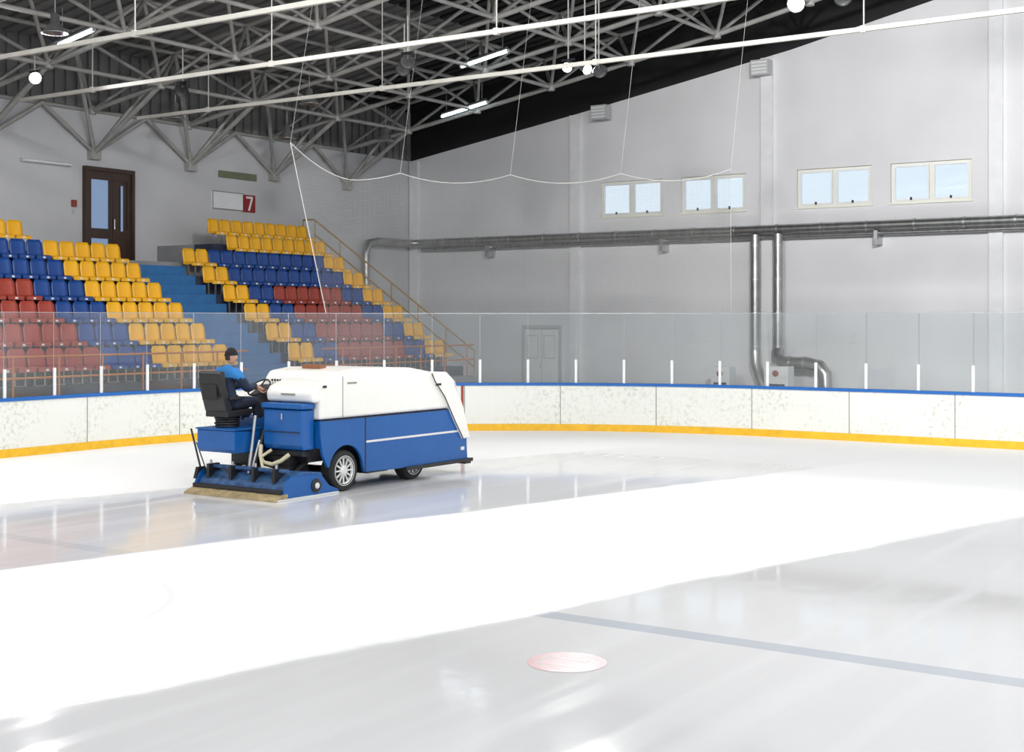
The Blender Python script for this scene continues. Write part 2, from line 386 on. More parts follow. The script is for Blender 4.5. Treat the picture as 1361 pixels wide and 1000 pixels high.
sr=L1+R*(math.pi-math.atan2(26.4-C[1],-19.15-C[0]))
sweep(b,sr,sr+0.07,-0.006,-0.0005,0.0,1.13,'redline'); sweep(b,sr,sr+0.07,-0.034,-0.026,0.0,0.17,'redline')
b.obj('panel_seams',e)
# glass
e=empty('rink_glass_barrier',(XB,10,1.2))
bg=MB(); bp=MB(); s=0.5
while s+1.2<TOT:
    sweep(bg,s+0.008,s+1.192,0.05,0.062,1.205,2.93,'glass',step=1.2)
    p,nn=at(s); t=Vector((-nn.y,nn.x,0))
    c=p+nn*0.03; vs=[]
    for z in (1.2,1.78):
        for sx,sy in ((-1,-1),(1,-1),(1,1),(-1,1)):
            q=c+t*(sx*.032)+nn*(sy*.015); vs.append((q.x,q.y,z))
    bp.add(vs,[(0,3,2,1),(4,5,6,7),(0,1,5,4),(1,2,6,5),(2,3,7,6),(3,0,4,7)],'postw')
    q=p+nn*0.056; bp.tube((q.x,q.y,1.78),(q.x,q.y,2.93),0.006,'metal',n=4)
    s+=1.2
sweep(bp,.5,TOT-1,0.048,0.064,2.93,2.942,'metal')
bg.obj('glass_panels',e); bp.obj('glass_posts',e,fixn=False)

# safety net
e=empty('safety_net',(-20,28,5))
sn0=L1+R*(math.pi-math.atan2(24.3-C[1],-23.2-C[0]))
W=2.75
sn1=sn0+W*4
NU=int((sn1-sn0)/0.25); NV=10
me=bpy.data.meshes.new('net_mesh'); vs=[];fs=[];uvs=[]
rope=[]
for i in range(NU+1):
    s=sn0+(sn1-sn0)*i/NU
    ph=((s-sn0)%W)/W; z1=6.42-0.22*(1-(2*ph-1)**2)+ (0.62*max(0,1-(s-sn0)/1.6)**1.5)
    for j in range(NV+1):
        z=2.95+(z1-2.95)*j/NV
        lean=max(0,1-(s-sn0)/1.5)*(0.9*(1-j/NV))
        p,nn=at(s+lean); p=p+nn*(0.075+0.05*math.sin(s*2.1)*(1-j/NV))
        vs.append((p.x+20,p.y-28,z-5)); uvs.append((s,z))
    p,nn=at(s); p=p+nn*0.075; rope.append((p.x,p.y,z1))
for i in range(NU):
    for j in range(NV): a=i*(NV+1)+j; fs.append((a,a+NV+1,a+NV+2,a+1))
me.from_pydata(vs,[],fs); ul=me.uv_layers.new(name='UVMap')
for p in me.polygons:
    for li in p.loop_indices: ul.data[li].uv=uvs[me.loops[li].vertex_index]
me.materials.append(M['net']); ob=bpy.data.objects.new('net_mesh_sheet',me); S.collection.objects.link(ob); ob.parent=e
b=MB(); b.path(rope,0.010,'rope',n=5)
b.path([(vs[j][0]-20,vs[j][1]+28,vs[j][2]+5) for j in range(NV+1)],0.012,'rope',n=5)
b.path([(vs[NU*(NV+1)+j][0]-20,vs[NU*(NV+1)+j][1]+28,vs[NU*(NV+1)+j][2]+5) for j in range(NV+1)],0.004,'rope',n=5)
s=sn0; 
while s<sn1+.1:
    p,nn=at(s); p=p+nn*0.075; zt=6.42+(0.62 if s==sn0 else 0)
    b.tube((p.x,p.y,zt),(p.x+0.5,p.y+0.3,wl(p.x)),0.004,'rope',n=4); s+=W
b.obj('net_ropes',e)

# ------------------------------------------------------------------ grandstand
X0=-25.2; DX=0.82; DZ=0.536; ZT=1.33
LA,LB=Y0+2,24.62
RA,RB=26.78,34.0
G=empty('grandstand',(-29,20,0))
b=MB()
def xr(r): return X0-DX*r
for r in range(8):
    xf=xr(r)+0.44; xk=xr(r)-0.38; z=ZT+DZ*r
    if r<=6: b.box((xk,LA,-0.05),(xf,LB if r<6 else 22.2,z),'standc')
    if r<=7: b.box((xk,RA if r<6 else 29.0,-0.05),(xf,RB,z),'standc')
b.box((XL+.01,LA,-.05),(xr(6)-.38,22.2,ZT+DZ*6),'concrete')
b.box((XL+.01,29.0,-.05),(xr(7)-.38,RB,ZT+DZ*7),'concrete')
b.box((XL+.01,22.2,-.05),(xr(5)-.38,29.0,4.42),'concrete')
b.box((xr(0)+0.44,LA,-.05),(-24.25,RB,1.05),'concrete')
b.obj('stepped_tiers',G)
b=MB()
for r in range(12):
    z=ZT+DZ*r/2; xf=xr(0)+0.44-DX/2*r
    if z>4.4: break
    b.box((xf-DX/2,LB+.01,-.05),(xf,RA-.01,z),'bluestair')
    b.box((xf-0.03,LB+.01,z+.001),(xf+0.01,RA-.01,z+.012),'cap')
b.obj('blue_stairs',G)

def seat(b,x,y,z,m):
    ny,nz=6,5; w=0.230; fr=[];bk=[]
    for j in range(nz+1):
        t=j/nz; zz=z+0.38+0.44*t
        ww=w if t<0.75 else w*(1-0.30*((t-0.75)/0.25)**2)
        for i in range(ny+1):
            s_=-1+2*i/ny; xx=x-0.16-0.07*t+0.045*s_*s_
            fr.append((xx+0.018,y+s_*ww,zz)); bk.append((xx-0.018,y+s_*ww,zz))
    n=len(fr); fs=[]
    W1=ny+1
    for j in range(nz):
        for i in range(ny):
            a=j*W1+i; fs.append((a,a+1,a+1+W1,a+W1)); fs.append((n+a,n+a+W1,n+a+1+W1,n+a+1))
    for i in range(ny):
        a=i; fs.append((a,n+a,n+a+1,a+1)); a=nz*W1+i; fs.append((a,a+1,n+a+1,n+a))
    for j in range(nz):
        a=j*W1; fs.append((a,a+W1,n+a+W1,n+a)); a=j*W1+ny; fs.append((a,n+a,n+a+W1,a+W1))
    b.add(fr+bk,fs,m,True)
    prof=[(-0.15,0.43),(-0.05,0.395),(0.10,0.395),(0.20,0.415),(0.245,0.39),(0.25,0.31),(0.22,0.31),(0.19,0.36),(0.10,0.345),(-0.05,0.345),(-0.15,0.37)]
    vs=[(x+p,y-0.218,z+q) for p,q in prof]+[(x+p,y+0.218,z+q) for p,q in prof]; k=len(prof)
    b.add(vs,[(i,(i+1)%k,k+(i+1)%k,k+i) for i in range(k)]+[tuple(range(k))[::-1],tuple(range(k,2*k))],m)
    for s_ in (-0.13,0.13):
        b.box((x-0.05,y+s_-0.015,z),(x-0.01,y+s_+0.015,z+0.346),'metal')
    b.box((x-0.09,y-0.16,z),(x+0.03,y+0.16,z+0.012),'metal')
    b.box((x+0.235,y-0.035,z+0.33),(x+0.256,y+0.035,z+0.375),'whitep')
b=MB()
P=0.50
for r in range(7):
    j=0
    ylim=LB if r<6 else 22.2
    yy=LB-0.27
    while yy>11.0:
        if yy<ylim-0.2:
            if r>=6: c='yel'
            elif j<5: c='yel'
            elif j<8 or r>=4: c='blu'
            else: c='red'
            seat(b,xr(r),yy,ZT+DZ*r,c)
        yy-=P; j+=1
for r in range(8):
    for i in range(14):
        yy=RA+0.28+P*i
        if r>=6 and yy<29.1: continue
        if r>=6 or i<2 or i>=12: c='yel'
        elif r>=4 or i<4 or i>=10: c='blu'
        else: c='red'
        seat(b,xr(r),yy,ZT+DZ*r,c)
b.obj('stadium_seats',fixn=False)

# rails (parts of the grandstand)
b=MB()
xf=-24.36
for z in (1.55,2.0): b.tube((xf,LA,z),(xf,LB-.3,z),0.024,'orange',n=6); b.tube((xf,RA+.3,z),(xf,RB,z),0.024,'orange',n=6)
y=LA
while y<RB:
    if not(LB-.2<y<RA+.2): b.tube((xf,y,1.05),(xf,y,2.0),0.024,'orange',n=6)
    y+=1.15
b.obj('front_handrail',G)
b=MB()
ys=RB+0.10
p0=(xr(0)+.8,ys); p1=(xr(7)-.1,ys)
def sz(x): return ZT+DZ*(X0-x)/DX
for h in (0.5,1.0): b.tube((p0[0],ys,sz(p0[0])+h),(p1[0],ys,sz(p1[0])+h),0.028,'ochre',n=6)
b.tube((p1[0],ys,sz(p1[0])+1.0),(p1[0]-.5,ys,sz(p1[0])+1.0),0.028,'ochre',n=6)
b.tube((p1[0]-.5,ys,-.05),(p1[0]-.5,ys,sz(p1[0])+1.0),0.028,'ochre',n=6)
x=p0[0]
while x>p1[0]-.1: b.tube((x,ys,-.05),(x,ys,sz(x)+1.0),0.024,'ochre',n=6); x-=1.1
b.obj('side_handrail',G)

# signs and wall items
b=MB(); b.box((XL+.002,31.3,6.42),(XL+.05,32.68,7.02),'whitep'); b.box((XL+.002,32.7,6.40),(XL+.06,33.25,6.98),'signred')
b.box((XL+.061,32.82,6.86),(XL+.068,33.13,6.93),'whitep')
b.add([(XL+.064,33.04,6.86),(XL+.064,33.13,6.86),(XL+.064,32.99,6.45),(XL+.064,32.90,6.45)],[(0,1,2,3)],'whitep')
b.box((XL+.051,31.3,6.42),(XL+.06,32.68,6.45),'seam'); b.box((XL+.051,31.3,6.99),(XL+.06,32.68,7.02),'seam'); b.box((XL+.051,31.3,6.45),(XL+.06,31.33,6.99),'seam')
b.obj('section_number_sign')
b=MB(); b.box((XL+.002,31.6,7.48),(XL+.08,33.3,7.70),'vent')
for i in range(5): b.box((XL+.08,31.65,7.50+i*.04),(XL+.10,33.25,7.515+i*.04),'vent')
b.obj('wall_vent_grille')
b=MB(); b.box((XL+.002,24.0,7.26),(XL+.10,25.7,7.36),'dframe'); b.prism([(XL+.10,7.26),(XL+.17,7.29),(XL+.17,7.33),(XL+.10,7.36)],1,24.05,25.65,'whitep')
b.obj('emergency_strip_light')
b=MB(); b.box((XL+.002,25.75,6.1),(XL+.08,25.9,6.3),'redline'); b.box((XL+.002,25.77,5.9),(XL+.05,25.88,6.05),'dframe'); b.obj('fire_alarm_button')

# ------------------------------------------------------------------ pipes on the back wall
VP=empty('ventilation_pipes',(-18,YE-.4,5.72))
b=MB(); yp=YE-0.42; zp=5.72
b.path([(XR,yp,zp),(-20,yp,zp),(-32.0,yp,zp),(-32.4,yp-.1,zp),(-32.55,yp-.5,zp),(-32.6,yp-2,zp),(-32.6,yp-2.6,zp-.1),(-32.6,yp-2.75,zp-.5),(-32.6,yp-2.75,zp-1.8)],0.15,'pipe',n=14)
b.path([(XR,yp+.12,zp-.24),(-20,yp+.12,zp-.24),(-32.2,yp+.12,zp-.24)],0.07,'pipe',n=8)
x=-31
while x<XR:
    b.tube((x-.03,yp,zp),(x+.03,yp,zp),0.175,'metal',n=14); x+=1.5
for x in (-29,-21.7,-14.2,-6.8): b.box((x-.06,yp-.1,zp-.6),(x+.06,YE-.002,zp-.16),'metal')
b.obj('overhead_pipe',VP,fixn=False)
b=MB()
for x in (-18.25,-17.45):
    b.path([(x,yp-.05,zp-.15),(x,yp-.05,3),(x,yp-.05,1.75)] ,0.15,'pipe',n=14)
    z=5.2
    while z>1.8: b.tube((x,yp-.05,z-.02),(x,yp-.05,z+.02),0.17,'metal',n=14); z-=1.1
b.path([(-18.25,yp-.05,1.75),(-18.2,yp-.1,1.3),(-18.0,yp-.2,.9),(-17.8,yp-.3,.55),(-17.8,yp-.3,-.04)],0.17,'pipe',n=12)
b.path([(-17.45,yp-.05,1.75),(-17.40,yp-.2,1.50),(-17.1,yp-.35,1.38),(-16.3,yp-.4,1.38),(-15.9,yp-.4,1.30),(-15.72,yp-.4,1.05),(-15.7,yp-.4,.5),(-15.7,yp-.4,-.04)],0.21,'pipe',n=14)
for x in (-16.9,-16.4): b.tube((x-.03,yp-.39,1.38),(x+.03,yp-.39,1.38),.235,'metal',n=14)
b.obj('vertical_pipes',VP,fixn=False)
for k,(x0_,x1_,zt) in enumerate(((-19.2,-18.55,1.25),(-17.35,-16.55,1.30))):
    b=MB(); yy=yp-1.4
    zb=-.05
    b.box((x0_,yy,zb),(x1_,yy+.5,zt),'whitep'); b.box((x0_+.05,yy-.02,zt-.35),(x1_-.05,yy-.001,zt-.08),'pilaster')
    b.lathe([(0.10,0),(0.10,-.03),(0.06,-.04),(0.001,-.04)],((x0_+x1_)/2,yy-.02,zt-.22),1,'redline',16)
    b.box((x0_+.1,yy-.02,.5),(x1_-.1,yy-.001,.75),'black')
    b.obj('air_handling_unit',bevel=.015)

# ------------------------------------------------------------------ roof steel
b=MB(); xsn=[-33+3.0*i for i in range(14)]
ysn=[3.7+3.8*i for i in range(10)]
def bn(x,y): return Vector((x,y,wl(x)+0.05))
def tn(x,y): return Vector((x,y,wl(x)+1.65))
RT=0.065
for i,x in enumerate(xsn):
    for j,y in enumerate(ysn):
        y=min(y,YE-0.5)
        p=bn(x,y)
        if i+1<len(xsn): b.tube(p,bn(xsn[i+1],y),0.08,'steel',n=6)
        if j+1<len(ysn): b.tube(p,bn(x,min(ysn[j+1],YE-.5)),RT,'steel',n=6)
        b.tube(p-Vector((0,0,.12)),p+Vector((0,0,.12)),0.13,'steel',n=8)
        tx=x+1.5; ty=y+1.9
        for (qx,qy) in ((x+1.5,y+1.9),(x-1.5,y+1.9),(x+1.5,y-1.9),(x-1.5,y-1.9)):
            if XL<qx<XR and qy<YE-.1: b.tube(p,tn(qx,qy),RT*.85,'steel',n=6)
        if tx<XR and ty<YE:
            if i+1<len(xsn)-1: b.tube(tn(tx,ty),tn(tx+3,ty),0.07,'steel',n=6)
            if j+1<len(ysn) and ty+3.8<YE: b.tube(tn(tx,ty),tn(tx,ty+3.8),RT,'steel',n=6)
for y in ysn:
    y=min(y,YE-.6)
    w=Vector((XL+.12,y,7.75))
    b.box((XL+.005,y-.18,7.55),(XL+.22,y+.18,7.8),'steel')
    b.tube(w,bn(-30,y),.08,'steel',n=6)
    for dy in (-1.9,1.9):
        if y+dy<YE-.1: b.tube(w,(-31.5,y+dy,wl(-31.5)+1.65),RT,'steel',n=6); b.tube(w,(-32.8,y+dy,9.0),RT,'steel',n=6)
b.obj('roof_space_frame',fixn=False)

b=MB()
for y in (6.5,10.3,14.1,17.9,21.7,25.5):
    z=8.4; x0_=-29.8
    b.box((x0_,y-.04,z-.045),(XR,y+.04,z+.045),'pale')
    x=-27.0
    while x<XR-1:
        b.tube((x,y,z+.04),(x,y,wl(x)+.05),0.016,'steel',n=6)
        b.box((x-.05,y-.05,z-.065),(x+.05,y+.05,z+.065),'pale')
        x+=6
b.obj('roof_tie_beams',fixn=False)

# lamps
def floodlight(pos,target,lit=True,m='lampglow',power=600,sz=0.17,hang=1.0,cone=130,blend=.6,soft=.15):
    e=empty('floodlight',pos); p=Vector(pos); d=(Vector(target)-p).normalized()
    b=MB()
    b.lathe([(0.05,-.30),(0.10,-.28),(0.11,-.12),(sz,0.0),(sz+.012,0.0),(sz+.012,.02),(sz,.02)],p,d,'metal' if lit else 'black',20)
    b.lathe([(0.001,-.285),(0.05,-.30)],p,d,'black',20)
    b.lathe([(0.001,-.02),(sz*.97,-.01)],p,d,m if lit else 'glass',20)
    b.tube(p-d*.15,p-d*.15+Vector((0,0,hang)),.02,'steel',n=6)
    b.box(tuple(p-d*.15+Vector((-.18,-.03,.12))),tuple(p-d*.15+Vector((.18,.03,.16))),'black')
    b.obj('lamp_housing',e,fixn=False)
    if lit:
        l=bpy.data.lights.new('flood_beam','SPOT'); l.energy=power; l.spot_size=math.radians(cone); l.spot_blend=blend; l.shadow_soft_size=soft
        lo=bpy.data.objects.new('flood_beam',l); S.collection.objects.link(lo); lo.parent=e; lo.location=tuple(d*.04); lo.rotation_euler=d.to_track_quat('-Z','Y').to_euler()
floodlight((-28.0,20.8,8.65),(-6,8,0),True,'lampglow',700,hang=.5,sz=.14,soft=.1)
floodlight((-17.4,28.2,8.95),(-12,12,0),True,'lampglow',700,hang=2.5,sz=.12,soft=.1)
floodlight((-17.0,28.5,8.9),(-2,20,0),True,'lampglow',700,hang=2.5,sz=.12,soft=.1)
floodlight((-10.1,24.8,8.9),(-5,8,0),True,'lampwarm',700,sz=.16,hang=3,soft=.1)
floodlight((-16.7,28.6,8.85),(-8,20,0),False,hang=2.5)
floodlight((-19.5,24.6,8.75),(-12,15,0),False,hang=1)
floodlight((-20.2,25.3,8.75),(-16,15,0),False,hang=1)
floodlight((-26.6,24.2,8.7),(-20,15,0),False,hang=1)
floodlight((-9.3,25.2,9.0),(-4,15,0),False,hang=2)
# added out-of-view floods that brighten back wall and stands from the near end
floodlight((-10,2,11.6),(-19,41,6.5),True,'lampglow',17000,sz=.7,hang=2,cone=64,blend=1,soft=.7)
floodlight((2,3,12.0),(-7,41,9.0),True,'lampglow',46000,sz=.7,hang=2,cone=60,blend=1,soft=.7)
floodlight((3,9,12.0),(-30,31,5),True,'lampglow',9500,sz=.7,hang=2,cone=50,blend=1,soft=.7)
floodlight((0,5,12.0),(-29,17,4.5),True,'lampglow',10500,sz=.7,hang=2,cone=55,blend=1,soft=.7)

def fluoro(c,L=1.5):
    c=Vector(c); sl=0.17; d=Vector((1,0,sl)).normalized(); b=MB()
    b.tube(c-d*L/2,c+d*L/2,.05,'tube',n=8)
    up=Vector((0,0,.09)); b.path([c-d*L/2+up,c+d*L/2+up],.06,'metal',n=4)
    for s_ in (-1,1): b.tube(c+d*s_*L/2,c+d*s_*(L/2+.05),.05,'whitep',n=8); b.tube(c+d*s_*L*.4+up,c+d*s_*L*.4+Vector((0,0,.9)),.012,'steel',n=4)
    b.obj('fluorescent_lamp',origin=tuple(c),fixn=False)
fluoro((-28,22,9.85),1.35); fluoro((-23.4,33.2,10.6),1.7); fluoro((-27.2,37.4,9.95),1.9)

def highbay(c):
    b=MB(); c=Vector(c)
    b.lathe([(0.06,.45),(0.10,.42),(0.11,.22),(0.30,0.0),(0.31,-.02),(0.28,0.0),(0.10,.18),(0.001,.2)],c,2,'metal',20)
    b.tube(c+Vector((0,0,.42)),c+Vector((0,0,1.2)),.015,'steel',n=5)
    b.obj('high_bay_lamp',origin=tuple(c),fixn=False)
for c in ((-30.5,27.5,8.7),(-30.3,32.0,8.6),(-29.5,36,8.9),(-26.2,20.0,9.4),(-27.5,30,9.2)): highbay(c)
def wallbox(x,z):
    b=MB(); b.box((x-.3,YE-.5,z-.25),(x+.3,YE-.12,z+.25),'dframe')
    for i in range(4): b.box((x-.26,YE-.52,z-.2+i*.11),(x+.26,YE-.5,z-.14+i*.11),'whitep')
    b.box((x-.05,YE-.12,z-.05),(x+.05,YE-.002,z+.05),'metal')
    b.obj('wall_flood_heater')
wallbox(-18.1,11.05); wallbox(-24.2,10.1)

def added_lamp(x,y,z,power,sx=2.4,sy=.5):  # added overhead lamps, hung out of view to light the ice
    e=empty('added_luminaire',(x,y,z)); b=MB()
    b.box((x-sx/2-.05,y-sy/2-.05,z+.02),(x+sx/2+.05,y+sy/2+.05,z+.14),'metal')
    for s_ in (-1,1): b.tube((x+s_*sx*.4,y,z+.14),(x+s_*sx*.4,y,wl(x)+.05),.012,'steel',n=4)
    b.obj('added_luminaire_housing',e,fixn=False)
    l=bpy.data.lights.new('added_luminaire_light','AREA'); l.shape='RECTANGLE'; l.size=sx; l.size_y=sy; l.energy=power; l.color=(1,.985,.965)
    lo=bpy.data.objects.new('added_luminaire_light',l); S.collection.objects.link(lo); lo.parent=e
for (x,y,z) in ((-19,19,10.3),(-11,21,11.2),(-3,21,11.5),(-14,13,10.6),(-6,13,11.2),(2,13,11.5),(-19,7,10.3),(-10,4,11),(-2,4,11.5),(-24,13,9.6),(4,24,12),(-26,5,9.6)):
    added_lamp(x,y,z,238)

# ------------------------------------------------------------------ ice resurfacer
O=(-15.5,17.5,0.0)
Z=empty('ice_resurfacer',O)
XN=-14.5; XF=-16.5
def arch(cy,cz,r,a0,a1,n=10): return [(cy+r*math.cos(math.radians(a0+(a1-a0)*i/n)),cz+r*math.sin(math.radians(a0+(a1-a0)*i/n))) for i in range(n+1)]
wy,wr=16.70,0.335; fy_,fr_=18.62,0.31
side=[(16.08,0.95),(16.14,0.62),(16.26,0.42)]+arch(wy,wr,0.42,168,4)+[(17.16,0.27),(19.95,0.20),(20.05,0.24),(20.02,0.62),(19.78,1.18),(16.08,1.18)]
b=MB()
b.prism(side,0,XN-0.06,XN,'zblue'); b.prism(side,0,XF,XF+0.06,'zblue')
b.obj('side_panels_blue',Z,bevel=.012)
b=MB()
b.box((XF+.06,17.2,0.72),(XN-.06,19.9,1.17),'zblue'); b.box((XF+.3,16.1,0.5),(XN-.3,19.85,0.75),'black')
b.prism([(19.85,.24),(20.0,.24),(19.98,.64),(19.8,1.17),(19.7,1.17)],0,XF+.06,XN-.06,'zblue')
b.box((XF+.06,16.1,.74),(XN-.06,17.2,1.17),'zblue')
b.obj('chassis_core',Z)
b=MB()
b.box((XN,17.16,.28),(XN+.004,17.185,1.18),'black'); b.box((XN,16.10,1.172),(XN+.004,19.80,1.186),'black')
b.box((XN,17.19,.755),(XN+.010,19.80,.79),'hub')
b.box((XN,18.2,.2),(XN+.05,20.15,.26),'black'); b.box((XF,19.95,.16),(XN+.02,20.12,.26),'black')
b.box((XN-.001,19.83,.42),(XN+.012,19.93,.48),'hub')
b.obj('trim_strips',Z)
b=MB()
up=[(16.08,1.19),(16.10,1.66),(16.20,1.76),(16.62,1.90),(17.2,1.93),(18.7,1.88),(19.3,1.82),(19.55,1.66),(19.80,1.19)]
b.prism(up,0,XN-.75,XN,'zwhite')
up2=[(16.62,1.19),(16.64,1.80),(16.75,1.93),(17.2,1.98),(18.6,1.95),(19.2,1.86),(19.5,1.66),(19.78,1.19)]
b.prism(up2,0,XF+.22,XN-.18,'zwhite')
b.prism([(16.62,1.19),(16.64,1.75),(19.3,1.70),(19.75,1.19)],0,XF,XF+.3,'zwhite')
b.obj('snow_tank_white',Z,bevel=.06,segs=4)
b=MB()
hood=[(18.93,1.86),(19.36,1.83),(19.62,1.66),(19.86,1.20),(20.06,.64),(19.86,.62),(19.60,.98),(19.30,1.42),(19.02,1.70)]
b.prism(hood,0,XN-.10,XN+.035,'zwhite'); b.prism(hood,0,XF-.035,XF+.10,'zwhite')
b.prism([(19.36,1.86),(19.62,1.68),(19.88,1.20),(20.08,.64),(20.03,.62),(19.83,1.18),(19.57,1.64),(19.33,1.81)],0,XF-.035,XN+.035,'zwhite')
b.obj('front_dump_door',Z,bevel=.02,segs=3)
b=MB()
b.path([(XN+.038,y_,z_) for y_,z_ in [(18.93,1.84),(19.02,1.70),(19.30,1.42),(19.60,.98),(19.86,.63)]],.010,'black',n=5)
b.box((XN,16.60,1.20),(XN+.004,16.615,1.88),'seam')
b.box((-15.75,17.0,1.965),(-15.35,17.16,2.03),'brown')
b.box((XN,16.72,1.74),(XN+.006,16.95,1.77),'seam')
b.box((XN,19.08,1.62),(XN+.04,19.2,1.66),'black')
b.obj('tank_details',Z)
b=MB()
b.prism([(15.82,.72),(15.78,.80),(15.78,1.36),(16.07,1.36),(16.07,.72)],0,-15.46,-14.62,'zblue')
b.box((-15.49,15.75,1.37),(-14.59,16.07,1.46),'zblue')
b.box((-15.46,15.9,.60),(-14.7,16.07,.72),'black')
b.obj('rear_blue_box',Z,bevel=.03,segs=3)
b=MB()
b.tube((-15.04,15.765,1.2),(-15.04,15.765,1.3),.015,'metal'); b.box((-15.42,15.76,1.00),(-14.66,15.775,1.012),'black')
b.obj('box_latch',Z)
b=MB()
b.prism([(15.95,1.47),(15.92,1.62),(16.0,1.72),(16.25,1.80),(16.6,1.85),(16.6,1.47)],0,-15.55,-14.52,'zwhite')
b.obj('rear_cowl',Z,bevel=.05,segs=4)
b=MB(); b.box((XN-.001,16.13,1.70),(XN+.006,16.22,1.74),'black'); b.box((-15.2,15.915,1.58),(-14.9,15.93,1.61),'seam'); b.obj('cowl_label',Z)
b=MB()
b.prism([(15.30,.72),(15.34,.66),(16.1,.66),(16.6,.66),(16.6,.78),(16.1,.80),(15.95,.98),(15.30,1.02)],0,XF+.04,-15.62,'zblue')
b.box((XF+.02,15.28,1.02),(-15.60,15.97,1.05),'zblue')
b.obj('driver_platform',Z,bevel=.02)
sx=-16.1
b=MB()
for k in range(4): b.lathe([(0.001,0),(.19+.01*(k%2),0),(.20+.015*(k%2),.02),(.19+.01*(k%2),.04),(.001,.04)],(sx,15.62,1.05+.042*k),2,'black',16)
b.prism([(15.38,1.22),(15.92,1.24),(15.96,1.29),(15.94,1.34),(15.5,1.32),(15.38,1.33)],0,sx-.25,sx+.25,'black')
b.prism([(15.44,1.30),(15.36,1.32),(15.24,1.70),(15.22,1.92),(15.26,1.97),(15.33,1.95),(15.36,1.72),(15.50,1.36)],0,sx-.24,sx+.24,'black')
b.prism([(15.25,1.5),(15.24,1.75),(15.21,1.75),(15.22,1.5)],0,sx-.16,sx+.16,'rubber')
b.box((sx+.24,15.40,1.50),(sx+.29,15.72,1.55),'black')
b.obj('driver_seat',Z,bevel=.025,segs=3)
b=MB(); sc=Vector((-16.06,16.30,1.66)); ax=Vector((0,-.62,.78)).normalized()
u=Vector((1,0,0)); w=ax.cross(u)
b.path([sc+u*.20*math.cos(t*math.pi/12)+w*.20*math.sin(t*math.pi/12) for t in range(24)],.016,'black',n=8,close=True)
for t in (90,210,330): b.tube(sc,sc+u*.2*math.cos(math.radians(t))+w*.2*math.sin(math.radians(t)),.013,'black')
b.lathe([(.001,.02),(.05,.015),(.05,-.03)],sc,ax,'black',14)
b.tube(sc,sc-ax*.35+Vector((0,.05,0)),.03,'black'); 
b.box((-16.28,16.46,.80),(-15.84,16.61,1.55),'black'); b.prism([(16.34,1.55),(16.61,1.70),(16.61,1.50),(16.40,1.48)],0,-16.30,-15.6,'black')
for k in range(4): b.tube((-15.82+.06*k,16.42,1.58),(-15.82+.06*k,16.36,1.78),.008,'metal'); b.lathe([(.001,.02),(.018,0.01),(.018,-.01),(.001,-.02)],(-15.82+.06*k,16.36,1.79),2,'black',10)
b.obj('steering_column',Z,fixn=False)
b=MB()
cs=[(15.30,.06),(15.36,.20),(15.55,.34),(15.75,.40),(16.18,.36),(16.24,.06)]
b.prism(cs,0,XF+.04,XN-.06,'zgrime')
b.obj('conditioner_body',Z,bevel=.02)
b=MB()
end=[(15.22,.03),(15.34,.30),(15.46,.37),(16.10,.34),(16.30,.14),(16.52,.06),(16.52,.02)]
b.prism(end,0,XN-.06,XN-.01,'zblue'); b.prism(end,0,XF-.0,XF+.04,'zblue')
b.box((XN-.07,15.1,.001),(XN+.02,16.5,.03),'hub')
b.lathe([(.001,.03),(.085,.03),(.11,.02),(.11,-.01)],(XN-.01,15.98,.17),0,'black',20); b.lathe([(.001,.045),(.045,.045),(.05,.03)],(XN-.01,15.98,.17),0,'hub',16)
b.obj('conditioner_end_plates',Z,bevel=.008)
b=MB()
b.prism([(15.06,0.001),(15.08,.03),(15.26,.10),(15.34,.10),(15.34,0.001)],0,XF-.02,XN-.0,'tan')
b.box((XF+.02,15.22,.10),(XN-.04,15.30,.16),'black')
b.obj('squeegee_towel',Z,bevel=.008)
b=MB()
b.tube((XF+.1,15.50,.42),(XN-.15,15.50,.42),.035,'zgrime'); 
for x in (-16.3,-15.8,-15.3,-14.85): b.box((x-.03,15.38,.24),(x+.03,15.62,.46),'black'); b.tube((x,15.45,.4),(x,15.45,.52),.022,'metal')
b.tube((-15.55,15.62,.34),(-15.52,15.95,1.18),.045,'black'); b.tube((-15.55,15.60,.34),(-15.54,15.78,.85),.028,'metal'); b.tube((-15.55,15.55,.34),(-15.55,15.70,1.25),.030,'metal')
b.tube((-16.2,15.8,.3),(-16.2,16.4,.62),.04,'black'); b.tube((-14.9,15.8,.3),(-14.9,16.4,.62),.04,'black')
b.box((-15.7,15.7,.32),(-14.95,16.3,.44),'black')
b.box((-15.3,15.85,.44),(-15.0,16.2,.60),'black')
b.box((-16.35,15.95,.40),(-15.75,16.5,.60),'black')
b.obj('lift_linkage',Z)
b=MB()
b.path([(-15.45,15.72,.78),(-15.40,15.66,.62),(-15.30,15.62,.52),(-15.1,15.62,.50),(-14.95,15.66,.56),(-14.86,15.75,.66)],.035,'hose',n=8)
b.path([(-15.30,15.8,.70),(-15.34,15.60,.60),(-15.22,15.52,.46),(-15.02,15.55,.42)],.028,'hose',n=8)
b.obj('water_hoses',Z,fixn=False)
b=MB()
b.tube((-16.48,15.42,.30),(-16.62,15.32,1.02),.016,'black'); b.tube((-16.42,15.48,.30),(-16.54,15.36,.80),.010,'black')
b.prism([(15.28,.22),(15.55,.22),(15.5,.40),(15.34,.40)],0,XF-.03,XF+.03,'black')
b.obj('edge_brush_rod',Z)
